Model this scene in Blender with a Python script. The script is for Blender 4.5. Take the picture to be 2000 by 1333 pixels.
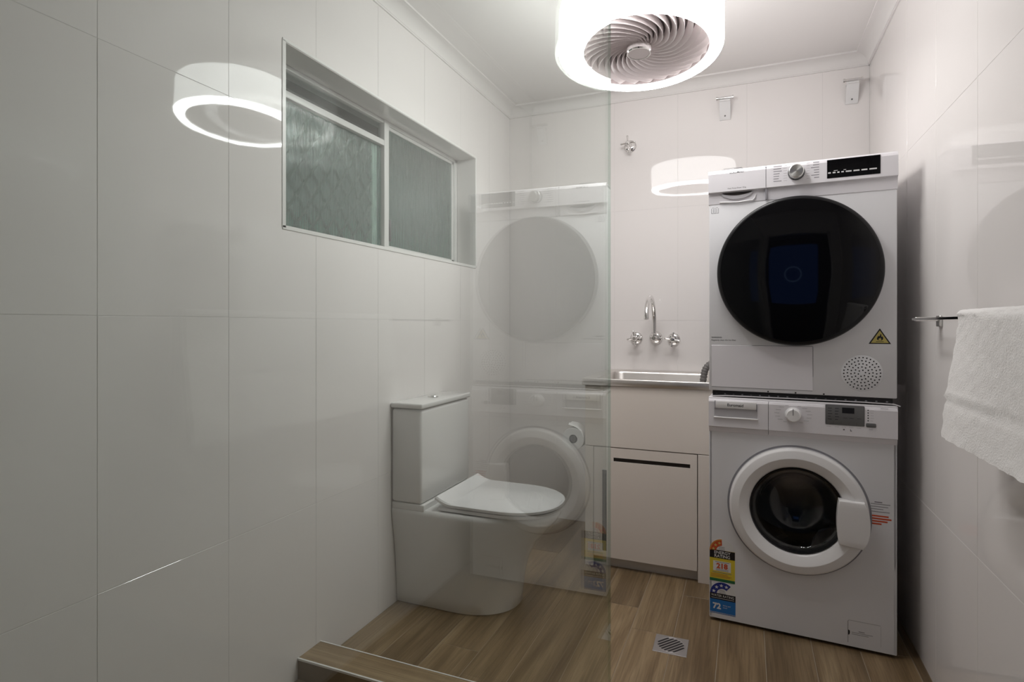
import bpy, bmesh, math, random
from mathutils import Vector, Matrix

for o in list(bpy.data.objects): bpy.data.objects.remove(o)
random.seed(7)
scene = bpy.context.scene
COL = scene.collection
R = math.radians

# ------------------------------------------------------------------ camera
CAM_H = 1.115
cd = bpy.data.cameras.new('camera')
cd.sensor_width = 36.0
cd.lens = 1107.7 / 2000 * 36
cd.shift_y = -0.01645
cd.clip_start = 0.02
cam = bpy.data.objects.new('camera', cd)
cam.location = (0, 0, CAM_H)
cam.rotation_euler = (R(90), 0, 0.3919)
COL.objects.link(cam)
scene.camera = cam

# ------------------------------------------------------------------ world, exposure
world = bpy.data.worlds.new('dusk_sky')
scene.world = world
world.use_nodes = True
bg = world.node_tree.nodes['Background']
bg.inputs['Color'].default_value = (0.62, 0.66, 0.66, 1)
bg.inputs['Strength'].default_value = 0.055
vs = scene.view_settings
vs.view_transform = 'Standard'
vs.look = 'None'
vs.gamma = 1.0
vs.use_curve_mapping = False
vs.exposure = 0.9
LAMP = 22.0          # radiance of the ceiling lamp's diffuser

# ------------------------------------------------------------------ materials
def newmat(name):
    m = bpy.data.materials.new(name); m.use_nodes = True
    nt = m.node_tree
    return m, nt, nt.nodes['Principled BSDF']
def pbr(name, col, rough=.4, metal=0.0, spec=.5, coat=0.0, bump=None, vary=None, trans=0.0, ior=1.5):
    m, nt, b = newmat(name)
    b.inputs['Base Color'].default_value = (*col, 1)
    b.inputs['Roughness'].default_value = rough
    b.inputs['Metallic'].default_value = metal
    b.inputs['Specular IOR Level'].default_value = spec
    b.inputs['Coat Weight'].default_value = coat
    b.inputs['Coat Roughness'].default_value = .03
    b.inputs['Transmission Weight'].default_value = trans
    b.inputs['IOR'].default_value = ior
    tc = nt.nodes.new('ShaderNodeTexCoord')
    if vary:   # (scale, amount): slight colour variation
        n = nt.nodes.new('ShaderNodeTexNoise'); n.inputs['Scale'].default_value = vary[0]; n.inputs['Detail'].default_value = 4
        nt.links.new(tc.outputs['Object'], n.inputs['Vector'])
        mx = nt.nodes.new('ShaderNodeMix'); mx.data_type = 'RGBA'
        mx.inputs['A'].default_value = (*[c*(1-vary[1]) for c in col], 1)
        mx.inputs['B'].default_value = (*[min(1, c*(1+vary[1])) for c in col], 1)
        nt.links.new(n.outputs['Fac'], mx.inputs['Factor']); nt.links.new(mx.outputs['Result'], b.inputs['Base Color'])
    if bump:   # (scale, strength, distance)
        n = nt.nodes.new('ShaderNodeTexNoise'); n.inputs['Scale'].default_value = bump[0]; n.inputs['Detail'].default_value = 3
        nt.links.new(tc.outputs['Object'], n.inputs['Vector'])
        bp = nt.nodes.new('ShaderNodeBump'); bp.inputs['Strength'].default_value = bump[1]; bp.inputs['Distance'].default_value = bump[2]
        nt.links.new(n.outputs['Fac'], bp.inputs['Height']); nt.links.new(bp.outputs['Normal'], b.inputs['Normal'])
    return m

M = {}
M['tile'] = pbr('glossy_wall_tile', (.885, .85, .835), .03, spec=.45, bump=(5, .05, .004))
M['grout'] = pbr('grout', (.76, .735, .72), .8)
M['reveal'] = pbr('reveal_tile', (.78, .76, .74), .08)
M['trim'] = pbr('white_trim', (.84, .83, .81), .3)
M['ceiling'] = pbr('ceiling_paint', (.84, .815, .80), .8, vary=(3, .02))
M['ceramic'] = pbr('ceramic', (.80, .79, .775), .07, coat=.3)
M['appl'] = pbr('appliance_enamel', (.79, .79, .81), .28, vary=(4, .01))
M['fascia'] = pbr('appliance_plastic', (.83, .81, .84), .22)
M['plastic'] = pbr('white_plastic', (.84, .83, .83), .25)
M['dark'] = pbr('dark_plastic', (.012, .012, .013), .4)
M['black_gloss'] = pbr('black_glass', (.003, .003, .004), .03, spec=.32)
M['rim'] = pbr('dark_rim', (.010, .010, .011), .3, spec=.25)
M['grey'] = pbr('grey_plastic', (.145, .145, .146), .35)
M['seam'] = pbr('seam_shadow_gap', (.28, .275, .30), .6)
M['inktext'] = pbr('grey_print', (.23, .22, .24), .6)
M['ink'] = pbr('dark_print', (.05, .05, .055), .6)
M['palext'] = pbr('pale_print', (.48, .47, .49), .6)
M['whiteprint'] = pbr('white_print', (.75, .75, .75), .6)
M['chrome'] = pbr('chrome', (.78, .77, .76), .07, metal=1)
M['steel'] = pbr('brushed_steel', (.78, .75, .72), .36, metal=1, bump=(220, .08, .001))
M['alu'] = pbr('brushed_knob', (.62, .62, .60), .22, metal=1)
def mat_spun(name, col, rough):
    m, nt, b = newmat(name)
    b.inputs['Base Color'].default_value = (*col, 1); b.inputs['Metallic'].default_value = 1
    b.inputs['Roughness'].default_value = rough; b.inputs['Anisotropic'].default_value = .85
    tn = nt.nodes.new('ShaderNodeTangent'); tn.direction_type = 'RADIAL'; tn.axis = 'Y'
    nt.links.new(tn.outputs[0], b.inputs['Tangent'])
    return m
M['spun'] = mat_spun('spun_aluminium', (.74, .74, .72), .3)
M['laminate'] = pbr('cream_laminate', (.86, .79, .725), .42)
M['kick'] = pbr('aluminium_kick', (.66, .63, .60), .35, metal=.2)
M['slot'] = pbr('recess_shade', (.03, .025, .022), .35, metal=.3)  # shade inside the pull slots and dryer grip, put into a dark colour
M['rubber'] = pbr('black_rubber', (.012, .012, .013), .18)
M['drum'] = pbr('drum_steel', (.45, .44, .42), .22, metal=1)
M['paper'] = pbr('toilet_paper', (.86, .85, .84), .95, bump=(300, .2, .001))
M['hose'] = pbr('grey_hose', (.17, .16, .155), .5)
M['drain'] = pbr('satin_steel', (.42, .40, .40), .4, metal=.6)
M['winframe'] = pbr('window_aluminium', (.72, .72, .70), .35)
M['grille'] = pbr('dark_grille', (.06, .065, .06), .6)
M['fence'] = pbr('green_fence', (.07, .36, .23), .7, vary=(2, .1))
M['eave'] = pbr('brown_eave', (.20, .17, .15), .8, vary=(6, .12))
M['hall'] = pbr('dark_hall_paint', (.10, .09, .08), .8)
M['paint'] = pbr('door_wall_paint', (.80, .78, .76), .5)
M['blue'] = pbr('navy_cloth', (.05, .15, .50), .8)
M['blue2'] = pbr('pale_blue_print', (.35, .45, .62), .8)
M['st_yellow'] = pbr('sticker_yellow', (.75, .60, .05), .4)
M['st_red'] = pbr('sticker_red', (.62, .09, .03), .4)
M['st_orange'] = pbr('sticker_orange', (.65, .27, .06), .4)
M['st_green'] = pbr('sticker_green', (.02, .16, .06), .4)
M['st_blue'] = pbr('sticker_blue', (.02, .17, .50), .4)
M['st_navy'] = pbr('sticker_navy', (.02, .035, .26), .4)
M['st_white'] = pbr('sticker_white', (.78, .78, .77), .4)
M['st_black'] = pbr('sticker_black', (.008, .008, .012), .4)
M['warn_y'] = pbr('warning_yellow', (.60, .50, .15), .4)

def mat_wood(name, c1, c2, c3):
    m, nt, b = newmat(name)
    tc = nt.nodes.new('ShaderNodeTexCoord'); oi = nt.nodes.new('ShaderNodeObjectInfo')
    ml = nt.nodes.new('ShaderNodeVectorMath'); ml.operation = 'MULTIPLY_ADD'
    cmb = nt.nodes.new('ShaderNodeCombineXYZ')
    mt = nt.nodes.new('ShaderNodeMath'); mt.operation = 'MULTIPLY'; mt.inputs[1].default_value = 37.0
    nt.links.new(oi.outputs['Random'], mt.inputs[0])
    for i in range(3): nt.links.new(mt.outputs[0], cmb.inputs[i])
    def noise(sc, scale, det, dist=0):
        v = nt.nodes.new('ShaderNodeVectorMath'); v.operation = 'MULTIPLY_ADD'
        v.inputs[1].default_value = sc
        nt.links.new(tc.outputs['Object'], v.inputs[0]); nt.links.new(cmb.outputs[0], v.inputs[2])
        n = nt.nodes.new('ShaderNodeTexNoise'); n.inputs['Scale'].default_value = scale; n.inputs['Detail'].default_value = det
        n.inputs['Distortion'].default_value = dist
        nt.links.new(v.outputs[0], n.inputs['Vector']); return n
    broad = noise((9, .8, 1), 1.0, 4, 1.4)
    fine = noise((55, 1.7, 1), 2.4, 8, .9)
    r1 = nt.nodes.new('ShaderNodeValToRGB')
    r1.color_ramp.elements[0].position = .30; r1.color_ramp.elements[0].color = (*c1, 1)
    r1.color_ramp.elements[1].position = .72; r1.color_ramp.elements[1].color = (*c3, 1)
    e = r1.color_ramp.elements.new(.5); e.color = (*c2, 1)
    nt.links.new(broad.outputs['Fac'], r1.inputs[0])
    r2 = nt.nodes.new('ShaderNodeValToRGB')
    r2.color_ramp.elements[0].position = .35; r2.color_ramp.elements[0].color = (.74, .71, .67, 1)
    r2.color_ramp.elements[1].position = .6; r2.color_ramp.elements[1].color = (1.05, 1.04, 1.02, 1)
    nt.links.new(fine.outputs['Fac'], r2.inputs[0])
    mx = nt.nodes.new('ShaderNodeMix'); mx.data_type = 'RGBA'; mx.blend_type = 'MULTIPLY'; mx.inputs['Factor'].default_value = 1
    nt.links.new(r1.outputs[0], mx.inputs['A']); nt.links.new(r2.outputs[0], mx.inputs['B'])
    # per plank tone
    hs = nt.nodes.new('ShaderNodeHueSaturation')
    mr = nt.nodes.new('ShaderNodeMapRange'); mr.inputs['To Min'].default_value = .8; mr.inputs['To Max'].default_value = 1.15
    nt.links.new(oi.outputs['Random'], mr.inputs['Value']); nt.links.new(mr.outputs[0], hs.inputs['Value'])
    nt.links.new(mx.outputs['Result'], hs.inputs['Color']); nt.links.new(hs.outputs[0], b.inputs['Base Color'])
    b.inputs['Roughness'].default_value = .38
    bp = nt.nodes.new('ShaderNodeBump'); bp.inputs['Strength'].default_value = .15; bp.inputs['Distance'].default_value = .001
    nt.links.new(fine.outputs['Fac'], bp.inputs['Height']); nt.links.new(bp.outputs['Normal'], b.inputs['Normal'])
    return m
M['wood'] = mat_wood('timber_look_tile', (.155, .102, .052), (.245, .172, .095), (.36, .268, .160))
M['floorgrout'] = pbr('floor_grout', (.34, .28, .21), .9)

def mat_sheet_glass(name, tint, ior=1.5):
    """clear sheet glass: straight transmission with a tint, mirror reflection by Fresnel on both faces"""
    m = bpy.data.materials.new(name); m.use_nodes = True; nt = m.node_tree
    nt.nodes.remove(nt.nodes['Principled BSDF']); out = nt.nodes['Material Output']
    geo = nt.nodes.new('ShaderNodeNewGeometry')
    mr = nt.nodes.new('ShaderNodeMapRange'); mr.inputs['To Min'].default_value = ior; mr.inputs['To Max'].default_value = 1/ior
    nt.links.new(geo.outputs['Backfacing'], mr.inputs['Value'])
    fr = nt.nodes.new('ShaderNodeFresnel'); nt.links.new(mr.outputs[0], fr.inputs['IOR'])
    tr = nt.nodes.new('ShaderNodeBsdfTransparent'); tr.inputs[0].default_value = (*tint, 1)
    gl = nt.nodes.new('ShaderNodeBsdfGlossy'); gl.inputs['Roughness'].default_value = 0.0; gl.inputs['Color'].default_value = (.95, .97, .95, 1)
    mx = nt.nodes.new('ShaderNodeMixShader')
    nt.links.new(fr.outputs[0], mx.inputs[0]); nt.links.new(tr.outputs[0], mx.inputs[1]); nt.links.new(gl.outputs[0], mx.inputs[2])
    nt.links.new(mx.outputs[0], out.inputs['Surface'])
    return m
M['glass'] = mat_sheet_glass('shower_glass', (.936, .967, .955))
M['glassedge'] = mat_sheet_glass('polished_glass_edge', (.82, .88, .85))
M['clear'] = mat_sheet_glass('clear_pane', (.93, .95, .94))
M['smoked'] = mat_sheet_glass('door_bowl_glass', (.84, .84, .85))

def mat_rain():
    m, nt, b = newmat('rain_glass')
    b.inputs['Base Color'].default_value = (.72, .88, .82, 1)
    b.inputs['Transmission Weight'].default_value = .93
    b.inputs['Roughness'].default_value = .10
    b.inputs['IOR'].default_value = 1.35
    b.inputs['Coat Weight'].default_value = .5; b.inputs['Coat Roughness'].default_value = .03; b.inputs['Coat IOR'].default_value = 1.5
    tc = nt.nodes.new('ShaderNodeTexCoord'); mp = nt.nodes.new('ShaderNodeMapping'); mp.inputs['Scale'].default_value = (60, 210, 3.5)
    n = nt.nodes.new('ShaderNodeTexNoise'); n.inputs['Scale'].default_value = 1; n.inputs['Detail'].default_value = 2
    bp = nt.nodes.new('ShaderNodeBump'); bp.inputs['Strength'].default_value = .65; bp.inputs['Distance'].default_value = .0035
    nt.links.new(tc.outputs['Object'], mp.inputs[0]); nt.links.new(mp.outputs[0], n.inputs['Vector'])
    nt.links.new(n.outputs['Fac'], bp.inputs['Height']); nt.links.new(bp.outputs['Normal'], b.inputs['Normal'])
    return m
M['rain'] = mat_rain()

def mat_emit(name, col, strength):
    m = bpy.data.materials.new(name); m.use_nodes = True; nt = m.node_tree
    nt.nodes.remove(nt.nodes['Principled BSDF'])
    e = nt.nodes.new('ShaderNodeEmission'); e.inputs[0].default_value = (*col, 1); e.inputs[1].default_value = strength
    nt.links.new(e.outputs[0], nt.nodes['Material Output'].inputs['Surface'])
    return m
M['lamp'] = mat_emit('lamp_diffuser', (1.0, .985, .97), LAMP)
M['lampside'] = mat_emit('lamp_side_diffuser', (1.0, .985, .97), LAMP*.19)
M['vaneback'] = pbr('fan_backing', (.34, .29, .29), .6)
M['vane'] = pbr('fan_vane', (.86, .79, .79), .35)

def mat_terry():
    m, nt, b = newmat('terry_cotton')
    b.inputs['Base Color'].default_value = (.94, .92, .905, 1); b.inputs['Roughness'].default_value = .95
    b.inputs['Sheen Weight'].default_value = .3
    tc = nt.nodes.new('ShaderNodeTexCoord')
    n = nt.nodes.new('ShaderNodeTexNoise'); n.inputs['Scale'].default_value = 260; n.inputs['Detail'].default_value = 3
    n2 = nt.nodes.new('ShaderNodeTexNoise'); n2.inputs['Scale'].default_value = 45; n2.inputs['Detail'].default_value = 2
    ad = nt.nodes.new('ShaderNodeMath'); ad.operation = 'ADD'
    bp = nt.nodes.new('ShaderNodeBump'); bp.inputs['Strength'].default_value = .45; bp.inputs['Distance'].default_value = .004
    for q in (n, n2): nt.links.new(tc.outputs['Object'], q.inputs['Vector'])
    nt.links.new(n.outputs['Fac'], ad.inputs[0]); nt.links.new(n2.outputs['Fac'], ad.inputs[1])
    nt.links.new(ad.outputs[0], bp.inputs['Height']); nt.links.new(bp.outputs['Normal'], b.inputs['Normal'])
    return m
M['terry'] = mat_terry()

# ------------------------------------------------------------------ mesh helpers
class MB:
    def __init__(s): s.bm = bmesh.new()
    def box(s, x0, x1, y0, y1, z0, z1, bev=0, seg=2):
        g = bmesh.ops.create_cube(s.bm, size=1)
        for v in g['verts']:
            v.co = Vector(((x0+x1)/2 + v.co.x*(x1-x0), (y0+y1)/2 + v.co.y*(y1-y0), (z0+z1)/2 + v.co.z*(z1-z0)))
        if bev:
            es = list({e for v in g['verts'] for e in v.link_edges})
            bmesh.ops.bevel(s.bm, geom=es, offset=bev, segments=seg, affect='EDGES', profile=.5)
        return s
    def loft(s, rings, cap0=True, cap1=True, closed=True):
        vr = [[s.bm.verts.new(Vector(p)) for p in r] for r in rings]
        for a, b in zip(vr, vr[1:]):
            n = len(a)
            for i in range(n if closed else n-1):
                j = (i+1) % n
                s.bm.faces.new((a[i], a[j], b[j], b[i]))
        if cap0: s.bm.faces.new(list(reversed(vr[0])))
        if cap1: s.bm.faces.new(vr[-1])
        return s
    def lathe(s, prof, o=(0, 0, 0), ax=(0, 0, 1), n=48):
        """prof = [(radius, along)] ; revolved about ax through o"""
        ax = Vector(ax).normalized(); o = Vector(o)
        t = Vector((1, 0, 0)) if abs(ax.x) < .9 else Vector((0, 1, 0))
        e1 = ax.cross(t).normalized(); e2 = ax.cross(e1)
        rows = []
        for r, a in prof:
            if r < 1e-6: rows.append([s.bm.verts.new(o + ax*a)])
            else: rows.append([s.bm.verts.new(o + ax*a + e1*r*math.cos(2*math.pi*i/n) + e2*r*math.sin(2*math.pi*i/n)) for i in range(n)])
        for a, b in zip(rows, rows[1:]):
            for i in range(n):
                j = (i+1) % n
                if len(a) == 1 and len(b) == 1: continue
                if len(a) == 1: s.bm.faces.new((a[0], b[j], b[i]))
                elif len(b) == 1: s.bm.faces.new((a[i], a[j], b[0]))
                else: s.bm.faces.new((a[i], a[j], b[j], b[i]))
        return s
    def cyl(s, p0, p1, r, n=20, r1=None):
        p0 = Vector(p0); p1 = Vector(p1); L = (p1-p0).length
        return s.lathe([(0, 0), (r, 0), (r1 if r1 is not None else r, L), (0, L)], p0, p1-p0, n)
    def tube(s, pts, r, n=14, rfun=None):
        pts = [Vector(p) for p in pts]; rings = []; up = None
        for i, p in enumerate(pts):
            d = (pts[min(i+1, len(pts)-1)] - pts[max(i-1, 0)]).normalized()
            if up is None: up = Vector((0, 0, 1)) if abs(d.z) < .9 else Vector((1, 0, 0))
            e1 = d.cross(up).normalized(); e2 = e1.cross(d).normalized(); up = e2
            rr = rfun(i) if rfun else r
            rings.append([p + e1*rr*math.cos(2*math.pi*k/n) + e2*rr*math.sin(2*math.pi*k/n) for k in range(n)])
        return s.loft(rings)
    def prism(s, poly, axis, a0, a1):
        """poly: 2D outline; axis x -> (y,z), y -> (x,z), z -> (x,y)"""
        f = {'x': lambda p, a: (a, p[0], p[1]), 'y': lambda p, a: (p[0], a, p[1]), 'z': lambda p, a: (p[0], p[1], a)}[axis]
        return s.loft([[f(p, a0) for p in poly], [f(p, a1) for p in poly]])
    def mesh(s, name, mat, smooth=True, angle=35):
        bmesh.ops.recalc_face_normals(s.bm, faces=s.bm.faces)
        me = bpy.data.meshes.new(name); s.bm.to_mesh(me); s.bm.free()
        me.materials.append(M[mat] if isinstance(mat, str) else mat)
        if smooth:
            me.polygons.foreach_set('use_smooth', [True]*len(me.polygons))
            me.set_sharp_from_angle(angle=R(angle))
        return me
    def build(s, name, mat, parent=None, smooth=True, angle=35, **kw):
        return link(name, s.mesh(name, mat, smooth, angle), parent, **kw)

def link(name, me, parent=None, loc=None, rot=None, **props):
    o = bpy.data.objects.new(name, me); COL.objects.link(o)
    if parent: o.parent = parent
    if loc: o.location = loc
    if rot: o.rotation_euler = rot
    for k, v in props.items(): o[k] = v
    if name.endswith(('print', '_lines', '_holes', '_dots')): o['kind'] = 'stuff'   # too small to pick apart
    return o
def empty(name, loc=(0, 0, 0), rz=0, **props):
    o = bpy.data.objects.new(name, None); COL.objects.link(o)
    o.location = loc; o.rotation_euler = (0, 0, rz); o.empty_display_size = .05
    for k, v in props.items(): o[k] = v
    return o
def thing(name, label, cat, loc=(0, 0, 0), rz=0, group=None):
    o = empty(name, loc, rz, label=label, category=cat)
    if group: o['group'] = group
    return o
def struct(o): o['kind'] = 'structure'; return o
def rect_minus(r, h):
    """r minus hole h, both (a0,a1,b0,b1) -> list of rects"""
    a0, a1, b0, b1 = r; c0, c1, d0, d1 = max(h[0], a0), min(h[1], a1), max(h[2], b0), min(h[3], b1)
    if c0 >= c1 or d0 >= d1: return [r]
    out = [(a0, a1, b0, d0), (a0, a1, d1, b1), (a0, c0, d0, d1), (c1, a1, d0, d1)]
    return [q for q in out if q[1]-q[0] > 1e-5 and q[3]-q[2] > 1e-5]
def txt_mesh(s, size, mat, x, z, y, name='lettering', align='LEFT', bold=0.0, parent=None, sx=1.0):
    cu = bpy.data.curves.new('t', 'FONT'); cu.body = s; cu.size = size; cu.align_x = align; cu.offset = bold; cu.resolution_u = 3
    ob = bpy.data.objects.new('t', cu); COL.objects.link(ob)
    dg = bpy.context.evaluated_depsgraph_get()
    me = bpy.data.meshes.new_from_object(ob.evaluated_get(dg))
    bpy.data.objects.remove(ob); bpy.data.curves.remove(cu)
    for v in me.vertices: v.co = Vector((x + v.co.x*sx, y, z + v.co.y))
    me.materials.clear(); me.materials.append(M[mat])
    return link(name, me, parent)

# ------------------------------------------------------------------ room dimensions
XL, XR, YB, YF = -1.302, .537, 3.116, -.75
ZC = 2.392
TW, TH = .3385, .604
ZJ = [.528, 1.1335, 1.7365]
WY0, WY1, WZ0, WZ1 = 1.328, 2.658, 1.409, 1.982      # window opening
G = .0012                                             # tile joint
TT = .008

def tile_mesh(w, h, holes=()):
    """tile in local (u along x, thickness along y: face at y=0 towards -y, z up), origin bottom left"""
    mb = MB(); b = .0004
    if not holes:
        x0, x1, z0, z1 = G/2, w-G/2, G/2, h-G/2
        mb.loft([[(x0, TT, z0), (x1, TT, z0), (x1, TT, z1), (x0, TT, z1)],
                 [(x0, b, z0), (x1, b, z0), (x1, b, z1), (x0, b, z1)],
                 [(x0+b, 0, z0+b), (x1-b, 0, z0+b), (x1-b, 0, z1-b), (x0+b, 0, z1-b)]])
    else:
        rs = [(G/2, w-G/2, G/2, h-G/2)]
        for hh in holes: rs = [q for r in rs for q in rect_minus(r, hh)]
        if not rs: return None
        for r in rs: mb.box(r[0], r[1], 0, TT, r[2], r[3])
    return mb.mesh('tile', 'tile', smooth=False)
CACHE = {}
def tile_wall(parent, ulo, uhi, ujoint, place, hole=None):
    """u joints at ujoint + k*TW; rows cut by ZJ. place(u,z) -> (loc, rotz)"""
    rows = [0.0] + ZJ + [ZC]
    k0 = math.floor((ulo-ujoint)/TW)
    us = [ulo] + [ujoint+k*TW for k in range(k0, k0+40) if ulo+.004 < ujoint+k*TW < uhi-.004] + [uhi]
    for u0, u1 in zip(us, us[1:]):
        for z0, z1 in zip(rows, rows[1:]):
            w, h = u1-u0, z1-z0
            hl = ()
            if hole and hole[0] < u1 and hole[1] > u0 and hole[2] < z1 and hole[3] > z0:
                hl = ((hole[0]-u0, hole[1]-u0, hole[2]-z0, hole[3]-z0),)
            key = (round(w, 4), round(h, 4))
            if hl: me = tile_mesh(w, h, hl)
            else:
                if key not in CACHE: CACHE[key] = tile_mesh(w, h)
                me = CACHE[key]
            if me is None: continue
            loc, rz = place(u0, z0)
            j = lambda: random.uniform(-.0006, .0006)
            link('tile', me, parent, loc=loc, rot=(j(), 0, rz+j()))

# back wall (faces -Y): local x -> +X
wb = struct(MB().box(XL-.2, XR+.2, YB+.0006, YB+.15, -.1, ZC+.1).build('wall_back', 'grout', smooth=False))
tile_wall(wb, XL, XR, -.336, lambda u, z: ((u, YB, z), 0))
# right wall (faces -X): local x -> -Y, so mirrored run; u measured along -Y
wr = struct(MB().box(XR+.0006, XR+.15, YF-.1, YB+.2, -.1, ZC+.1).build('wall_right', 'grout', smooth=False))
tile_wall(wr, -YB, -YF, -1.765, lambda u, z: ((XR, -u, z), R(-90)))
# left wall (faces +X): local x -> +Y, local y -> -X
mb = MB()
for r in rect_minus((YF-.1, YB+.2, -.1, ZC+.1), (WY0, WY1, WZ0, WZ1)):
    mb.box(XL-.20, XL-.0006, r[0], r[1], r[2], r[3])
wl = struct(mb.build('wall_left', 'grout', smooth=False))
tile_wall(wl, YF, YB, .7935, lambda u, z: ((XL, u, z), R(90)), (WY0, WY1, WZ0, WZ1))
# entry wall behind the camera with a doorway into a dark hall
DX0, DX1, DZ = -.33, .42, 2.05
mb = MB()
for r in rect_minus((XL-.2, XR+.2, -.1, ZC+.1), (DX0, DX1, -.2, DZ)): mb.box(r[0], r[1], YF-.1, YF, r[2], r[3])
struct(mb.build('wall_front', 'paint', smooth=False))
dr = empty('door_1'); struct(dr)
MB().box(DX0, DX0+.03, YF-.11, YF+.012, 0, DZ, .002).build('jamb', 'trim', dr)
MB().box(DX1-.03, DX1, YF-.11, YF+.012, 0, DZ, .002).build('jamb', 'trim', dr)
MB().box(DX0, DX1, YF-.11, YF+.012, DZ-.03, DZ, .002).build('head', 'trim', dr)
hall = MB()
hall.box(-2.0, 1.6, -3.7, -3.6, -.1, 2.5); hall.box(-2.0, -1.9, -3.7, YF-.1, -.1, 2.5); hall.box(1.5, 1.6, -3.7, YF-.1, -.1, 2.5)
struct(hall.build('wall_hall', 'hall', smooth=False))
struct(MB().box(-2, 1.6, -3.7, YF-.1, -.1, 0).build('floor_hall', 'hall', smooth=False))
struct(MB().box(-2, 1.6, -3.7, YF-.1, 2.4, 2.5).build('ceiling_hall', 'hall', smooth=False))
struct(MB().box(XL-.2, XR+.2, YF-.1, YB+.2, ZC, ZC+.1).build('ceiling', 'ceiling', smooth=False))

# cornices: cove profile, (out from wall, height)
cove = [(0, 2.336), (.006, 2.336), (.006, 2.343)]
for k in range(9):
    a = k/8*math.pi/2
    cove.append((.008 + .044*(1-math.cos(a)), 2.343 + .040*math.sin(a)))
cove += [(.060, 2.384), (.062, 2.384), (.062, ZC), (0, ZC)]
struct(MB().prism([(XL+p, z) for p, z in cove], 'y', YF, YB).build('trim_1', 'ceiling'))
struct(MB().prism([(XR-p, z) for p, z in reversed(cove)], 'y', YF, YB).build('trim_2', 'ceiling'))
struct(MB().prism([(YB-p, z) for p, z in cove], 'x', XL, XR).build('trim_3', 'ceiling'))
struct(MB().prism([(YF+p, z) for p, z in cove], 'x', XL, XR).build('trim_4', 'ceiling'))

# floor: base + timber look planks running towards the back wall
fl = struct(MB().box(XL-.1, XR+.1, YF-.1, YB+.1, -.12, -.0012).build('floor', 'floorgrout', smooth=False))
PW, PL = .15, .9
endj = {-.991: 1.74, -.841: 2.30, -1.141: 2.02, -1.291: 1.45, -.691: 1.56, -.541: 2.25, -.391: 2.09, -.241: 2.423, -.091: 1.62, .059: 2.5, .209: 1.95, .359: 2.26, .509: 1.80}
PC = {}
def plank_mesh(w, l):
    k = (round(w, 3), round(l, 3))
    if k not in PC:
        mb = MB(); g = .0011; b = .0009
        mb.loft([[(g, g, -.009), (w-g, g, -.009), (w-g, l-g, -.009), (g, l-g, -.009)],
                 [(g, g, -b), (w-g, g, -b), (w-g, l-g, -b), (g, l-g, -b)],
                 [(g+b, g+b, 0), (w-g-b, g+b, 0), (w-g-b, l-g-b, 0), (g+b, l-g-b, 0)]])
        PC[k] = mb.mesh('plank', 'wood', smooth=False)
    return PC[k]
for x, yj in endj.items():
    x0, x1 = max(x, XL), min(x+PW, XR)
    if x < -1.2: x0 = XL
    ys = sorted([yj+k*PL for k in range(-5, 5) if YF+.02 < yj+k*PL < YB-.02]); ys = [YF]+ys+[YB]
    for a, b in zip(ys, ys[1:]):
        link('plank', plank_mesh(x1-x0, b-a), fl, loc=(x0, a, 0))

# shower kerb, L shaped, faced with the same timber look tiles and pale edge trims
KY0, KY1, KZ = 1.388, 1.494, .066
kb = empty('kerb', (0, 0, 0)); struct(kb)
MB().box(XL, -.285, KY0+.008, KY1-.008, 0, KZ-.006).build('kerb_core', 'floorgrout', kb, smooth=False)
MB().box(-.393, -.293, YF, KY0+.02, 0, KZ-.006).build('kerb_core', 'floorgrout', kb, smooth=False)
def kplank(x0, x1, y0, y1, z0, z1, along):
    mb = MB()
    # stored so that its long side is local y, like the floor planks
    if along == 'x': mb.box(-(y1-y0), 0, 0, x1-x0, 0, z1-z0, .0008, 1); rot = (0, 0, R(-90)); loc = (x0, y0, z0)
    else: mb.box(0, x1-x0, 0, y1-y0, 0, z1-z0, .0008, 1); rot = (0, 0, 0); loc = (x0, y0, z0)
    return mb.build('plank', 'wood', kb, smooth=False, loc=loc, rot=rot)
for a, b in ((XL, -.70), (-.698, -.285)):
    kplank(a, b, KY0+.004, KY1-.003, KZ-.008, KZ, 'x')
for a, b in ((XL, -.865), (-.863, -.393)):
    kplank(a, b, KY0, KY0+.008, 0, KZ-.005, 'x')
    kplank(a, b, KY1-.008, KY1, 0, KZ-.005, 'x')
for a, b in ((YF, .30), (.302, KY0-.002)): kplank(-.393, -.287, a, b, KZ-.008, KZ, 'y')
MB().box(XL, -.285, KY0-.0015, KY0+.004, KZ-.0055, KZ+.0006).build('edge_trim', 'trim', kb, smooth=False)
MB().box(XL, -.285, KY1-.003, KY1+.0012, KZ-.005, KZ+.0006).build('edge_trim', 'trim', kb, smooth=False)

# window reveal lining + edge trims belong to the wall
RD = .105
MB().box(XL-RD, XL, WY0, WY1, WZ1-.006, WZ1+.001).build('reveal_panel', 'reveal', wl, smooth=False)
MB().box(XL-RD, XL, WY0, WY1, WZ0-.001, WZ0+.006).build('reveal_panel', 'reveal', wl, smooth=False)
MB().box(XL-RD, XL, WY1-.006, WY1+.001, WZ0+.006, WZ1-.006).build('reveal_panel', 'reveal', wl, smooth=False)
MB().box(XL-RD, XL, WY0-.001, WY0+.006, WZ0+.006, WZ1-.006).build('reveal_panel', 'reveal', wl, smooth=False)
t = .009
for y0, y1, z0, z1 in ((WY0-.004, WY1+.004, WZ1-.004, WZ1+.005), (WY0-.004, WY1+.004, WZ0-.005, WZ0+.004+.004),
                       (WY0-.005, WY0+.010, WZ0, WZ1), (WY1-.003, WY1+.004, WZ0, WZ1)):
    MB().box(XL-.004, XL+.0025, y0, y1, z0, z1, .001, 1).build('reveal_trim', 'trim', wl)

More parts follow.
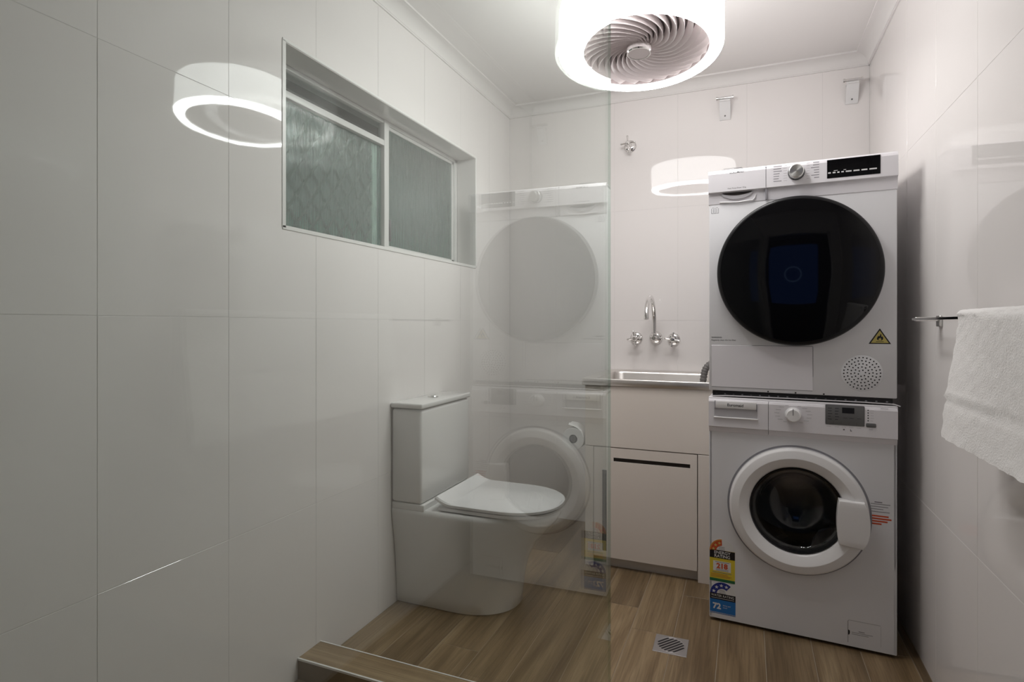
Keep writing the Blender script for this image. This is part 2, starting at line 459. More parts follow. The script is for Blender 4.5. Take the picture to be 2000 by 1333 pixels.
# ------------------------------------------------------------------ window
win = empty('window_1'); struct(win)
fx0, fx1 = XL-.135, XL-RD+.004
iy0, iy1, iz0, iz1 = WY0+.006, WY1-.006, WZ0+.006, WZ1-.006
MY0, MY1 = 1.995, 2.028
for nm, y0, y1, z0, z1 in (('frame', iy0, iy1, iz0, iz0+.024), ('frame', iy0, iy1, iz1-.016, iz1), ('frame', iy0, iy0+.022, iz0, iz1),
                           ('frame', iy1-.030, iy1, iz0, iz1), ('mullion', MY0, MY1, iz0, iz1), ('transom', iy0, MY0, 1.864, 1.888)):
    MB().box(fx0, fx1 - (.004 if nm == 'frame' else 0), y0, y1, z0, z1, .0025, 2).build(nm, 'winframe', win)
# sash of the right hand light, set back a little
sx0, sx1 = XL-.128, XL-.112
sash = MB()
for y0, y1, z0, z1 in ((MY1, iy1-.03, iz0+.024, iz0+.036), (MY1, iy1-.03, iz1-.030, iz1-.016), (iy1-.048, iy1-.03, iz0+.024, iz1-.016)):
    sash.box(sx0, sx1, y0, y1, z0, z1, .0015, 1)
sash.build('sash', 'winframe', win)
MB().box(XL-.125, XL-.119, iy0+.02, MY0+.004, iz0+.02, 1.868).build('pane', 'rain', win, smooth=False)
MB().box(XL-.123, XL-.117, MY1-.004, iy1-.044, iz0+.03, iz1-.026).build('pane', 'rain', win, smooth=False)
MB().box(XL-.125, XL-.120, iy0+.02, MY0+.004, 1.886, iz1-.014).build('pane', 'clear', win, smooth=False)
MB().box(XL-.112, XL-.098, MY1+.001, MY1+.013, 1.468, 1.560, .003).build('latch', 'grey', win)
MB().box(XL-.148, XL-.132, 1.948, 1.980, iz0, 1.87, .002, 1).build('rear_stile', 'winframe', win)
# diamond security grille outside the left hand light
gx = XL-.141
z0g, z1g, y0g, y1g = iz0, 1.87, iy0, 1.945
sl = .098/.076
k = 0
for sgn in (1, -1):
    for i in range(-14, 26):
        # line: z = z0g + sgn*sl*(y - yc)
        yc = y0g + i*.076 + (.0 if sgn == 1 else .038)
        pts = []
        for tt in range(0, 61):
            y = y0g + (y1g-y0g)*tt/60; z = (z0g if sgn == 1 else z1g) + sgn*sl*(y-yc)
            if z0g <= z <= z1g: pts.append((gx + .004*sgn, y, z))
        if len(pts) > 3:
            MB().tube([pts[0], pts[-1]], .0062, 6).build('grille_bar', 'grille', win)
# outside: green fence and brown eave
struct(MB().box(-3.0, -2.9, .2, 6.5, -.1, 1.86).build('wall_outside', 'fence', smooth=False))
struct(MB().box(-3.2, XL-.2, .2, 6.5, -.15, -.1).build('ground', 'grout', smooth=False))
ev = empty('eave'); struct(ev)
for i in range(5):
    x1 = XL-.215-i*.13
    MB().box(x1-.125, x1, .2, 5.5, 2.10, 2.125).build('board', 'eave', ev, smooth=False)

# ------------------------------------------------------------------ ceiling fan light
LX, LY, LZ, LR, LH = -.352, 2.050, 2.068, .284, .238
lamp = thing('ceiling_fan_light', 'round glowing white drum light with a swirled fan grille on the ceiling', 'ceiling light', (LX, LY, ZC))
lamp.rotation_euler = (R(-4), 0, 0)
b0 = LZ-ZC
prof = [(LH, .002), (LH+.002, 0), (LR-.016, 0)]
for i in range(1, 7):
    a = i/6*math.pi/2; prof.append((LR-.016+.016*math.sin(a), .016-.016*math.cos(a)))
MB().lathe(prof, (0, 0, b0), n=96).build('diffuser_ring', 'lamp', lamp)
prof = [(LR, .016)]
for i in range(0, 5):
    a = i/4*math.pi/2; prof.append((LR-.02+.02*math.cos(a), .155+.02*math.sin(a)))
MB().lathe(prof, (0, 0, b0), n=96).build('diffuser_side', 'lampside', lamp)
MB().lathe([(LH, .0022), (LH, .010)], (0, 0, b0), n=96).build('collar_light', 'lampside', lamp)
MB().lathe([(LH, .010), (LH, .05)], (0, 0, b0), n=96).build('grille_collar', 'vane', lamp)
MB().lathe([(LR-.02, .175), (.20, .177), (.12, .2), (.12, -b0)], (0, 0, b0), n=64).build('mount', 'plastic', lamp)
MB().lathe([(LH+.02, .052), (.0, .055)], (0, 0, b0), n=64).build('backing', 'vaneback', lamp)
NV = 26
mb = MB(); rows = []
for q in range(15):
    r = .042 + (LH-.002-.042)*q/14
    sw = -1.75*((r-.042)/(LH-.042))**.8
    dome = .030*(1-(r/LH)**2)
    ring = []
    for c_, (da, dz) in enumerate(((0, .004), (.30, -.008), (.60, -.020), (.68, -.021), (.70, .004))):
        a = sw + da*2*math.pi/NV
        ring.append((r*math.cos(a), r*math.sin(a), b0 + .034 - dome*.1 + dz*min(1, r/.12)))
    rows.append(ring)
mb.loft(rows, cap0=False, cap1=False, closed=False)
vm = mb.mesh('fan_vane', 'vane', angle=50)
for i in range(NV): link('fan_vane', vm, lamp, rot=(0, 0, i*2*math.pi/NV))
hub = MB().lathe([(0, -.004), (.036, -.004), (.041, 0), (.043, .006), (.043, .03)], (0, 0, b0+.008), n=40).build('hub', 'vane', lamp)
MB().lathe([(.037, -.0045), (.041, -.005), (.043, -.001), (.041, .001)], (0, 0, b0+.008), n=40).build('hub_ring', 'chrome', hub)

# ------------------------------------------------------------------ shower screen
gs = thing('shower_screen', 'tall frameless clear glass shower panel standing on the timber-look kerb', 'glass screen', (-.3386, 1.500, KZ), R(-.65))
MB().box(-.0035, .0035, -2.235, 0, .001, 1.97).build('glass_pane', 'glass', gs, smooth=False)
MB().box(-.0036, .0036, -.0002, .0008, .0005, 1.9705).build('polished_edge', 'glassedge', gs, smooth=False)

# ------------------------------------------------------------------ toilet
TY = 2.097
toi = thing('toilet', 'white back-to-wall toilet suite with closed lid', 'toilet', (XL, TY, 0))
def dring(z, hw, xf, xs, xb=.004, n=22, rb=.012):
    """D shaped outline seen from above, x out from the wall"""
    pts = [(xb, -hw, z)]
    for i in range(n+1):
        a = -math.pi/2 + math.pi*i/n
        ca, sa = math.cos(a), math.sin(a)
        e = .9
        pts.append((xs + (xf-xs)*abs(ca)**e, math.copysign(abs(sa)**e, sa)*hw, z))
    pts.append((xb, hw, z))
    return pts
rings = []
for z, hw, xf, xs in ((0, .160, .462, .24), (.006, .166, .470, .25), (.05, .168, .473, .25), (.12, .173, .482, .25), (.20, .180, .505, .25), (.27, .188, .545, .25),
                      (.32, .196, .592, .25), (.350, .200, .616, .25), (.372, .203, .632, .25), (.385, .2025, .634, .25), (.392, .197, .628, .25)):
    rings.append(dring(z, hw, xf, xs))
MB().loft(rings).build('pan', 'ceramic', toi, angle=50)
MB().box(.003, .141, -.206, .206, .414, .782, .014, 4).build('cistern', 'ceramic', toi)
MB().box(.004, .150, -.2022, .2022, .386, .4135, .004, 3).build('deck', 'ceramic', toi)
cl = MB().box(.002, .146, -.210, .210, .785, .806, .006, 3).build('cistern_lid', 'ceramic', toi)
MB().lathe([(0, .0065), (.021, .0065), (.023, .004), (.023, 0)], (.073, 0, .806), n=28).build('flush_button', 'chrome', cl)
MB().box(.0725, .0735, -.02, .02, .811, .8130).build('button_split', 'dark', cl)
def lid_ring(z, hw, xf, xs, xb, tip=0):
    p = dring(z, hw, xf, xs, xb)
    return p
se = MB()
se.loft([dring(.395, .178, .634, .43, .205), dring(.397, .185, .641, .43, .2), dring(.408, .186, .642, .43, .2), dring(.410, .183, .638, .43, .203)])
se.build('seat', 'plastic', toi, angle=50)
# lid: thin slab whose rear edge sweeps upward
ld = MB()
def lid_pts(off, hw, xf, xs, xb):
    out = []
    N = 14
    base = dring(0, hw, xf, xs, xb, 22)
    # resample the straight sides so that the rear sweep is smooth
    seq = []
    for i in range(N): seq.append((xb+(xs-xb)*(i/N), -hw))
    seq += [(p[0], p[1]) for p in base[1:-1]]
    for i in range(N): seq.append((xs-(xs-xb)*((i+1)/N), hw))
    for x, y in seq:
        tq = max(0, 1-(x-xb)/.075)
        out.append((x, y, off + .024*tq*tq))
    return out
ld.loft([lid_pts(.4125, .184, .640, .43, .195), lid_pts(.414, .188, .646, .43, .19), lid_pts(.423, .188, .646, .43, .19), lid_pts(.4265, .183, .640, .43, .196)], cap1=False)
tp = lid_pts(.4265, .183, .640, .43, .196)
n2 = len(tp)
# top skin: strips across from side to side
vs_ = [ld.bm.verts.new(Vector(p)) for p in tp]
for i in range(n2//2-1):
    a, b, c, d = vs_[i], vs_[i+1], vs_[n2-2-i], vs_[n2-1-i]
    if len({a, b, c, d}) == 4: ld.bm.faces.new((a, b, c, d))
bmesh.ops.remove_doubles(ld.bm, verts=ld.bm.verts, dist=.0003)
ld.build('lid', 'plastic', toi, angle=40)
for s_ in (-1, 1):
    MB().cyl((.192, s_*.10-.02, .412), (.192, s_*.10+.02, .412), .009).build('hinge', 'chrome', toi)
MB().lathe([(0, .003), (.0145, .003), (.016, 0), (.016, -.004)], (.085, -.179, .225), (0, -1, .0), 24).build('fixing_cap', 'ceramic', toi)
MB().tube([(.10, .20, .05), (.10, .235, .05), (.06, .24, .05)], .008).build('inlet', 'chrome', toi)

# ------------------------------------------------------------------ washing machine + dryer
AX, AY, ARZ, AW = -.130, 2.264, R(-3.34), .594
def star(mb, cx, cz, r, y0, y1, rot=0):
    pts = []
    for i in range(10):
        a = math.pi/2 + i*math.pi/5 + rot; rr = r if i % 2 == 0 else r*.42
        pts.append((cx+rr*math.cos(a), cz+rr*math.sin(a)))
    return mb.prism(pts, 'y', y0, y1)
def plate_hole(mb, x0, x1, z0, z1, cx, cz, r, y, n=64):
    c = []; q = []
    for i in range(n):
        a = 2*math.pi*i/n; ca, sa = math.cos(a), math.sin(a)
        c.append((cx+r*ca, y, cz+r*sa))
        ts = []
        if ca > 1e-9: ts.append((x1-cx)/ca)
        if ca < -1e-9: ts.append((x0-cx)/ca)
        if sa > 1e-9: ts.append((z1-cz)/sa)
        if sa < -1e-9: ts.append((z0-cz)/sa)
        tt = min(ts); q.append([cx+tt*ca, y, cz+tt*sa])
    for X, Z in ((x0, z0), (x0, z1), (x1, z0), (x1, z1)):   # snap the nearest ray to each corner
        k = min(range(n), key=lambda i: (q[i][0]-X)**2+(q[i][2]-Z)**2); q[k] = [X, y, Z]
    mb.loft([c, q], False, False)
    return mb
def lines(mb, x, z, w, n, dz, h, y, jit=0.0, right=False):
    for i in range(n):
        ww = w*(1-random.uniform(0, jit)); xx = x + (w-ww if right else 0)
        mb.box(xx, xx+ww, y-.0003, y, z-i*dz-h, z-i*dz)
    return mb

wm = thing('washing_machine', 'white front-loading washing machine on the floor with energy and water rating stickers', 'washing machine', (AX, AY, 0), ARZ)
H1, D1 = .843, .52
bd = MB()
bd.box(0, .012, .0, D1, .012, H1-.012, .003, 2); bd.box(AW-.012, AW, .0, D1, .012, H1-.012, .003, 2)
bd.box(.004, AW-.004, D1-.012, D1, .012, H1-.012); bd.box(.004, AW-.004, .004, D1, .012, .024)
bd.build('body', 'appl', wm)
DCX, DCZ = .294, .455
fp = MB(); plate_hole(fp, .002, AW-.002, .012, .715, DCX, DCZ, .19, .0)
fp.build('front_panel', 'appl', wm, smooth=False)
MB().box(-.002, AW+.002, -.004, D1+.004, H1-.014, H1, .005, 3).build('top_panel', 'fascia', wm)
fpro = [(0, .712), (-.002, .714), (-.006, .731), (-.014, .734), (-.014, .826), (-.010, .833), (-.002, .836), (.006, .836), (.006, .712)]
MB().prism(fpro, 'x', .205, AW).build('control_panel', 'fascia', wm, angle=20)
dw = MB().prism(fpro, 'x', 0, .2035).build('detergent_drawer', 'fascia', wm, angle=20)
MB().box(.022, .165, -.0185, -.012, .803, .830, .002, 2).build('drawer_grip', 'plastic', dw)
MB().box(.019, .168, -.0148, -.012, .770, .804, .001, 1).build('grip_recess_shade', M['palext'], dw)  # flat plate; the shade of the grip hollow is put into its grey
MB().box(.018, .170, -.020, -.012, .7655, .771, .0025, 2).build('grip_lip', 'plastic', dw)
MB().box(.0215, .0245, -.0187, -.0145, .800, .830).build('grip_gap', 'seam', dw); MB().box(.1645, .167, -.0187, -.0145, .797, .823).build('grip_gap', 'seam', dw)
txt_mesh('Euromaid', .0145, 'ink', .0935, .8115, -.0188, align='CENTER', bold=.0003, parent=dw)
kn = MB().lathe([(0, -.024), (.020, -.024), (.0235, -.021), (.025, -.012), (.0265, 0)], (.284, -.014, .794), (0, 1, 0), 48)
kn = kn.build('programme_dial', 'plastic', wm)
MB().box(.2828, .2846, -.0388, -.0375, .795, .818).build('dial_mark', 'ink', kn)
mb = MB()
for i in range(15):
    a = R(90) + (i-7)*R(21.5)
    if i == 7: continue
    ca, sa = math.cos(a), math.sin(a)
    wd = .016 if abs(ca) > .5 else .011
    cx = .284 + ca*.044 + math.copysign(wd/2, ca)*abs(ca)**.5; cz = .796 + sa*.032
    mb.box(cx-wd/2, cx+wd/2, -.0144, -.014, cz-.0007, cz+.0007)
mb.build('dial_print', 'palext', wm, smooth=False)
ds = MB().box(.384, .500, -.0155, -.012, .769, .838, .003, 2).build('display_panel', 'grey', wm)
MB().box(.434, .470, -.0162, -.015, .811, .830).build('screen', 'st_black', ds)
mb = MB(); lines(mb, .391, .827, .014, 5, .0095, .0022, -.0156, .4); lines(mb, .413, .827, .014, 5, .0095, .0022, -.0156, .4); lines(mb, .437, .795, .012, 1, .01, .0012, -.0156)
lines(mb, .456, .795, .012, 1, .01, .0012, -.0156); lines(mb, .478, .795, .012, 1, .01, .0012, -.0156)
for x in (.385, .408, .431, .454, .477): mb.box(x, x+.0005, -.0157, -.015, .771, .782)
mb.build('display_print', 'ink', ds, smooth=False)
mb = MB()
for i in range(5): mb.lathe([(0, -.0005), (.0021, -.0005), (.0021, .001)], (.510, -.014, .825-i*.0088), (0, 1, 0), 12)
mb.build('indicator_dots', 'ink', wm)
mb = MB(); lines(mb, .5165, .8255, .010, 5, .0088, .0010, -.014, .3); lines(mb, .545, .834, .022, 1, .01, .0016, -.014)
for x in (.388, .412, .433, .455, .477): lines(mb, x, .763, .013, 1, .01, .001, -.014)
lines(mb, .512, .763, .012, 2, .003, .001, -.014); mb.build('panel_print', 'palext', wm, smooth=False)
mb = MB(); mb.box(.437, .442, -.0143, -.014, .752, .757); mb.box(.458, .463, -.0143, -.014, .750, .753); mb.box(.458, .460, -.0143, -.014, .753, .757); mb.build('symbol_print', 'inktext', wm, smooth=False)
MB().box(.504, .533, -.0165, -.012, .768, .7815, .003, 2).build('start_button', 'grey', wm)
# door
dp = [(.190, .006), (.2205, .004), (.2210, -.016), (.2150, -.026), (.2125, -.0275), (.190, -.0335), (.1875, -.0338), (.1850, -.0330), (.1590, -.018), (.1560, -.015), (.1520, -.008), (.150, .0), (.150, .02)]
door = MB().lathe(dp, (DCX, 0, DCZ), (0, 1, 0), 96).build('door', 'plastic', wm, angle=16)
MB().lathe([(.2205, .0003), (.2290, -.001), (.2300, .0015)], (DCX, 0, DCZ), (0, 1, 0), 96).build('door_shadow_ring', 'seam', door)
MB().lathe([(.150, -.012), (.146, -.010), (.140, .006), (.150, .012)], (DCX, 0, DCZ), (0, 1, 0), 96).build('door_inner_ring', 'rim', door)
MB().lathe([(.147, -.006), (.138, -.004), (.126, .012), (.118, .055), (.108, .085), (.085, .105), (.05, .113), (0, .115)], (DCX, 0, DCZ), (0, 1, 0), 96).build('door_glass', 'smoked', door, angle=60)
hp = []
for i in range(13):
    a = R(-24+46*i/12); hp.append((DCX+.2195*math.cos(a), DCZ-.012+.2*math.sin(a)))
for i in range(9):
    u = i/8; hp.append((.4225-.006*math.sin(math.pi*u), .519-.150*u))
hd = MB(); hd.prism(hp, 'y', -.048, -.006)
bmesh.ops.bevel(hd.bm, geom=[e for e in hd.bm.edges if all(abs(v.co.y+.048) < 1e-6 for v in e.verts)], offset=.004, segments=3, affect='EDGES', profile=.5)
hd.build('door_handle', 'plastic', door, angle=40)
MB().lathe([(.195, .002), (.160, .02), (.150, .035), (.163, .050), (.152, .066), (.165, .082), (.176, .10)], (DCX, 0, DCZ), (0, 1, 0), 72).build('gasket', 'rubber', wm)
drum = MB().lathe([(.176, .098), (.235, .104), (.237, .40), (.22, .43), (.06, .44), (0, .435)], (DCX, 0, DCZ), (0, 1, 0), 72).build('drum', 'drum', wm)
for i in range(3):
    a = R(55+120*i); ca, sa = math.cos(a), math.sin(a); ring = []
    for q in range(7):
        y = .115+.28*q/6; h = .05*math.sin(math.pi*(q+.6)/7.2)+.012; tw = .3*(q/6-.5)
        a2 = a+tw; c2, s2 = math.cos(a2), math.sin(a2); n2x, n2z = -s2, c2
        rr = []
        for wv, hh in ((-.032, -.004), (-.018, h*.8), (0, h), (.018, h*.8), (.032, -.004)):
            r_ = .236-hh; rr.append((DCX+c2*r_+n2x*wv, y, DCZ+s2*r_+n2z*wv))
        ring.append(rr)
    MB().loft(ring).build('paddle', 'kick', drum, angle=60)
mb = MB()
for ri in range(6):
    for i in range(46):
        a = 2*math.pi*(i+.5*(ri % 2))/46; ca, sa = math.cos(a), math.sin(a); y = .13+ri*.045
        p = Vector((DCX+ca*.2362, y, DCZ+sa*.2362)); mb.lathe([(0, .0012), (.003, .0012)], p, (-ca, 0, -sa), 6)
h_ = mb.build('drum_holes', 'dark', drum, smooth=False); h_['kind'] = 'stuff'
# flap, feet
mb = MB()
mb.box(.452, .4532, -.0006, .001, .024, .098); mb.box(.455, .548, -.0004, .001, .1005, .1013); mb.prism([(.452, .097), (.4555, .1013), (.4555, .1003), (.4532, .097)], 'y', -.0006, .001); mb.box(.548, .5484, -.0003, .001, .03, .098)
mb.build('flap_seam', 'inktext', wm, smooth=False)
MB().prism([(.4535, .068), (.458, .065), (.4585, .058), (.457, .052), (.4535, .05)], 'y', -.0007, .001).build('flap_notch', 'st_black', wm, smooth=False)
mb = MB(); lines(mb, .484, .0675, .018, 1, .01, .0022, 0); lines(mb, .463, .0615, .062, 1, .01, .0014, 0); lines(mb, .463, .0560, .050, 1, .01, .0014, 0)
mb.build('flap_print', 'inktext', wm, smooth=False)
for x in (.05, AW-.05):
    for y in (.06, D1-.05): MB().cyl((x, y, 0), (x, y, .013), .022).build('foot', 'dark', wm)
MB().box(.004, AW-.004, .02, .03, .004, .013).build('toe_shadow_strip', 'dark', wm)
mb = MB(); lines(mb, .530, .5175, .022, 1, .01, .0032, 0)
for i, ww in enumerate((.056, .050, .036, .054)): lines(mb, .519, .5105-i*.0085, ww, 1, .01, .0020, 0)
mb.build('notice_print', 'inktext', wm, smooth=False)
mb = MB()
for i, ww in enumerate((.048, .056, .045, .028)): lines(mb, .522, .472-i*.0088, ww, 1, .01, .0052, 0)
mb.build('red_notice_print', 'st_red', wm, smooth=False)
# energy rating sticker
def sticker_arc(mb, cx, cz, r0, r1, a0, a1, y0, y1, n=18):
    pts = [(cx+r1*math.cos(R(a0+(a1-a0)*i/n)), cz+r1*math.sin(R(a0+(a1-a0)*i/n))) for i in range(n+1)]
    pts += [(cx+r0*math.cos(R(a1+(a0-a1)*i/n)), cz+r0*math.sin(R(a1+(a0-a1)*i/n))) for i in range(n+1)]
    return mb.prism(pts, 'y', y0, y1)
e1, e2, e3 = -.0004, -.0007, -.0010
st = MB().box(.002, .091, e1, 0, .152, .268).build('energy_sticker', 'st_yellow', wm, smooth=False)
mb = MB(); sticker_arc(mb, .0465, .264, .0, .0455, 0, 180, e1, 0); mb.build('dial_backing', 'st_white', st, smooth=False)
mb = MB(); sticker_arc(mb, .0465, .264, .021, .044, 92, 180, e2, e1); mb.build('dial_arc', 'st_red', st, smooth=False)
mb = MB(); sticker_arc(mb, .0465, .264, .0405, .045, 92, 180, e3, e1); mb.build('dial_rim', 'st_orange', st, smooth=False)
mb = MB()
for a in (168, 138, 108): star(mb, .0465+.0315*math.cos(R(a)), .264+.0315*math.sin(R(a)), .0065, e3, e2)
mb.build('stars', 'warn_y', st, smooth=False)
mb = MB(); lines(mb, .034, .281, .024, 4, .0042, .0012, e1, .2); mb.build('dial_print', 'inktext', st, smooth=False)
MB().box(.002, .091, e2, e1, .237, .267).build('title_band', 'st_black', st, smooth=False)
txt_mesh('ENERGY', .0155, 'st_white', .0465, .2535, e3, align='CENTER', parent=st, bold=.0002)
txt_mesh('RATING', .0155, 'st_white', .0465, .2400, e3, align='CENTER', parent=st, bold=.0002)
MB().box(.0145, .077, e2, e1, .189, .226).build('value_box', 'st_white', st, smooth=False)
txt_mesh('218', .026, 'st_red', .046, .2, e3, align='CENTER', parent=st, bold=.0012)
mb = MB(); lines(mb, .022, .224, .05, 1, .01, .0018, e2); lines(mb, .024, .1965, .044, 2, .004, .0012, e2); lines(mb, .012, .1845, .068, 1, .01, .0018, e2, 0); mb.build('fine_print', 'inktext', st, smooth=False)
mb = MB(); lines(mb, .006, .178, .078, 3, .0048, .0018, e2, .25); mb.build('fine_print', 'st_orange', st, smooth=False)
MB().box(.002, .091, e2, e1, .150, .1605).build('green_band', 'st_green', st, smooth=False)
# water rating sticker
st = MB().box(.003, .093, e1, 0, .029, .104).build('water_sticker', 'st_blue', wm, smooth=False)
mb = MB(); sticker_arc(mb, .048, .103, .0, .0455, 0, 180, e1, 0); mb.build('dial_backing', 'st_white', st, smooth=False)
mb = MB(); sticker_arc(mb, .048, .103, .021, .0445, 50, 180, e2, e1); mb.build('dial_arc', 'st_navy', st, smooth=False)
mb = MB()
for a in (164, 131, 98, 66): star(mb, .048+.0325*math.cos(R(a)), .103+.0325*math.sin(R(a)), .0072, e3, e2)
mb.build('stars', 'whiteprint', st, smooth=False)
mb = MB(); lines(mb, .036, .119, .024, 4, .004, .0012, e1, .2); mb.build('dial_print', 'inktext', st, smooth=False)
MB().box(.003, .093, e2, e1, .082, .105).build('title_band', 'st_black', st, smooth=False)
txt_mesh('WATER RATING', .0125, 'st_white', .048, .0925, e3, align='CENTER', parent=st, sx=.88)
mb = MB(); lines(mb, .008, .0880, .080, 1, .01, .0018, e2); mb.build('fine_print', 'palext', st, smooth=False)
txt_mesh('72', .029, 'whiteprint', .013, .0475, e3, parent=st, bold=.0012)
txt_mesh('litres per', .0075, 'whiteprint', .049, .0605, e3, parent=st)
txt_mesh('wash', .0075, 'whiteprint', .049, .0525, e3, parent=st)
MB().box(.003, .093, e2, e1, .0315, .0335).build('pale_line', 'palext', st, smooth=False)

# stacking kit
sk = thing('stacking_kit', 'thin white stacking frame between the washing machine and the dryer', 'stacking kit', (AX, AY, H1), ARZ)
MB().box(.012, AW-.012, .004, .50, .0005, .0225).build('tray', 'dark', sk, smooth=False)
MB().prism([(.014, .0008), (.06, .004), (.3, .0055), (.5, .0055), (.585, .0035), (.603, -.002), (.603, .0005), (.586, .0065), (.5, .0085), (.3, .0085), (.06, .0075), (.012, .004)], 'y', -.003, .012).build('front_lip', 'fascia', sk)
blk = MB().box(-.004, .004, .002, .008, 0, .006, .001, 1).mesh('block', 'seam')
for i in range(19): link('block', blk, sk, loc=(.026+i*.030, .002, .0085))

dy = thing('clothes_dryer', 'white clothes dryer with a round black glass door, stacked on top of the washing machine', 'clothes dryer', (AX, AY, H1+.0235), ARZ)
DB = H1+.0235
HD, DD = 1.690-DB, .56
MB().box(0, AW, .0, DD, .0, HD-.010, .004, 2).build('body', 'appl', dy)
MB().box(.194, .1985, -.0135, .0, 1.566-DB, 1.683-DB).build('drawer_seam', 'seam', dy, smooth=False)
MB().box(-.001, AW+.001, .004, DD+.002, HD-.0125, HD, .005, 3).build('top_panel', 'fascia', dy)
def zl(z): return z-DB
fpro = [(.002, zl(1.563)), (-.002, zl(1.565)), (-.005, zl(1.603)), (-.016, zl(1.607)), (-.016, zl(1.674)), (-.011, zl(1.684)), (-.002, zl(1.6895)), (.008, zl(1.6895)), (.008, zl(1.563))]
MB().prism(fpro, 'x', .1975, AW+.001).build('control_panel', 'fascia', dy, angle=20)
dw = MB().prism(fpro, 'x', -.001, .1955).build('water_drawer', 'fascia', dy, angle=20)
gp = [(.042+.113*i/16, zl(1.600)) for i in range(17)] + [(.042+.113*(16-i)/16, zl(1.600)-.023*math.sin(math.pi*i/16)**.6) for i in range(1, 16)]
MB().prism(gp, 'y', -.0078, .0).build('grip_recess_shade', 'palext', dw, angle=60)  # proud crescent with the hollow's shade put into its colour
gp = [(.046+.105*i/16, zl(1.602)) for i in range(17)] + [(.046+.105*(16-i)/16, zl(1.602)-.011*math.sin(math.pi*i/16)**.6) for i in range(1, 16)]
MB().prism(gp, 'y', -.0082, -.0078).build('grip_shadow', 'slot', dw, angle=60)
MB().tube([(.038, -.005, zl(1.570)), (.10, -.006, zl(1.566)), (.152, -.006, zl(1.569)), (.160, -.006, zl(1.578)), (.161, -.006, zl(1.588))], .0022, 8).build('grip_lip', 'plastic', dw)
txt_mesh('EUROMAID', .0098, 'ink', .0985, zl(1.671), -.0163, align='CENTER', parent=dw, bold=.0001)
txt_mesh('Heat Pump Dryer  8 kg', .0066, 'ink', .0985, zl(1.6145), -.0163, align='CENTER', parent=dw)
kx, kz = .294, zl(1.650)
kn = MB().lathe([(0, -.028), (.0215, -.028), (.0235, -.026), (.0245, 0)], (kx, -.016, kz), (0, 1, 0), 48).build('programme_dial', 'spun', dy)
MB().lathe([(.0255, -.004), (.027, -.002), (.027, 0)], (kx, -.016, kz), (0, 1, 0), 48).build('dial_skirt', 'grey', kn)
mb = MB()
lines(mb, .221, zl(1.680), .028, 7, .0088, .0022, -.016, .45)
lines(mb, .338, zl(1.680), .027, 7, .0088, .0022, -.016, .45, right=True)
mb.build('programme_print', 'inktext', dy, smooth=False)
mb = MB()
lines(mb, .253, zl(1.679), .012, 7, .0088, .0009, -.016); lines(mb, .326, zl(1.679), .010, 7, .0088, .0009, -.016)
mb.build('programme_leader_lines', 'palext', dy, smooth=False)
ds = MB().box(.389, .545, -.0168, -.012, zl(1.618), zl(1.681)).build('display', 'black_gloss', dy, smooth=False)
mb = MB(); x = .392
for ww in (.013, .013, .011, .012, .022, .022, .022, .026):
    mb.box(x, x+ww-.0045, -.0171, -.0168, zl(1.634), zl(1.6385)); x += ww+.0009
mb.box(.409, .421, -.0171, -.0168, zl(1.642), zl(1.6435)); mb.box(.438, .446, -.0171, -.0168, zl(1.642), zl(1.6435))
mb.build('display_print', 'whiteprint', ds, smooth=False)
dc = (.294, 0, zl(1.303))
door = MB().lathe([(.236, .004), (.254, .002), (.262, -.006), (.264, -.020), (.261, -.031), (.255, -.036), (.250, -.0365)], dc, (0, 1, 0), 128).build('door', 'rim', dy)
MB().lathe([(.2505, -.034), (.250, -.0368), (.20, -.041), (.10, -.0435), (0, -.0442)], dc, (0, 1, 0), 128).build('door_glass', 'black_gloss', door, angle=60)
mb = MB()
bx, bz = .008, zl(1.531)
for a in ((bx, bx+.0015, bz, bz+.019), (bx+.0125, bx+.014, bz, bz+.022), (bx+.0245, bx+.026, bz, bz+.019), (bx, bx+.026, bz, bz+.0015), (bx+.003, bx+.009, bz+.0205, bz+.022), (bx+.017, bx+.023, bz+.0205, bz+.022), (bx+.0065, bx+.008, bz+.003, bz+.018), (bx+.0185, bx+.020, bz+.003, bz+.018)):
    mb.box(a[0], a[1], -.0003, 0, a[2], a[3])
mb.build('manual_symbol', 'inktext', dy, smooth=False)
txt_mesh('WARNING:', .0075, 'ink', .008, zl(1.063), -.0003, parent=dy, bold=.0001)
txt_mesh('Regularly clean the lint filter', .0078, 'ink', .008, zl(1.053), -.0003, parent=dy, sx=.98)
pn = MB().box(.009, .346, -.0012, .0, zl(.881), zl(1.036), .0006, 1).build('filter_hatch', 'fascia', dy)
mb = MB(); mb.box(.3462, .3474, -.0013, 0, zl(.93), zl(1.036)); mb.box(.15, .346, -.0014, 0, zl(1.0362), zl(1.0374)); mb.box(.009, .345, -.0010, 0, zl(.8796), zl(.8808))
mb.build('hatch_seam', 'seam', pn, smooth=False)
# flammability triangle
tc_ = [(.545, 1.101), (.513, 1.0485), (.577, 1.0485)]
tri = MB().prism([(x, zl(z)) for x, z in tc_], 'y', -.0004, 0).build('hazard_triangle', 'st_black', dy, smooth=False)
cx_, cz_ = .545, 1.066
MB().prism([(cx_+(x-cx_)*.80, zl(cz_+(z-cz_)*.80)) for x, z in tc_], 'y', -.0007, -.0004).build('triangle_field', 'warn_y', tri, smooth=False)
fl_ = [(0, 0), (.006, .001), (.0095, .006), (.0095, .011), (.007, .016), (.0065, .012), (.004, .015), (.0045, .020), (.0015, .024), (.001, .018), (-.002, .014), (-.0035, .017), (-.0065, .012), (-.0085, .007), (-.0065, .002)]
fo = MB(); fo.prism([(.545+x, zl(1.0595+z)) for x, z in fl_], 'y', -.0010, -.0007); fo.box(.534, .556, -.0010, -.0007, zl(1.0555), zl(1.0572)); fo.build('flame_symbol', 'st_black', tri, smooth=False)
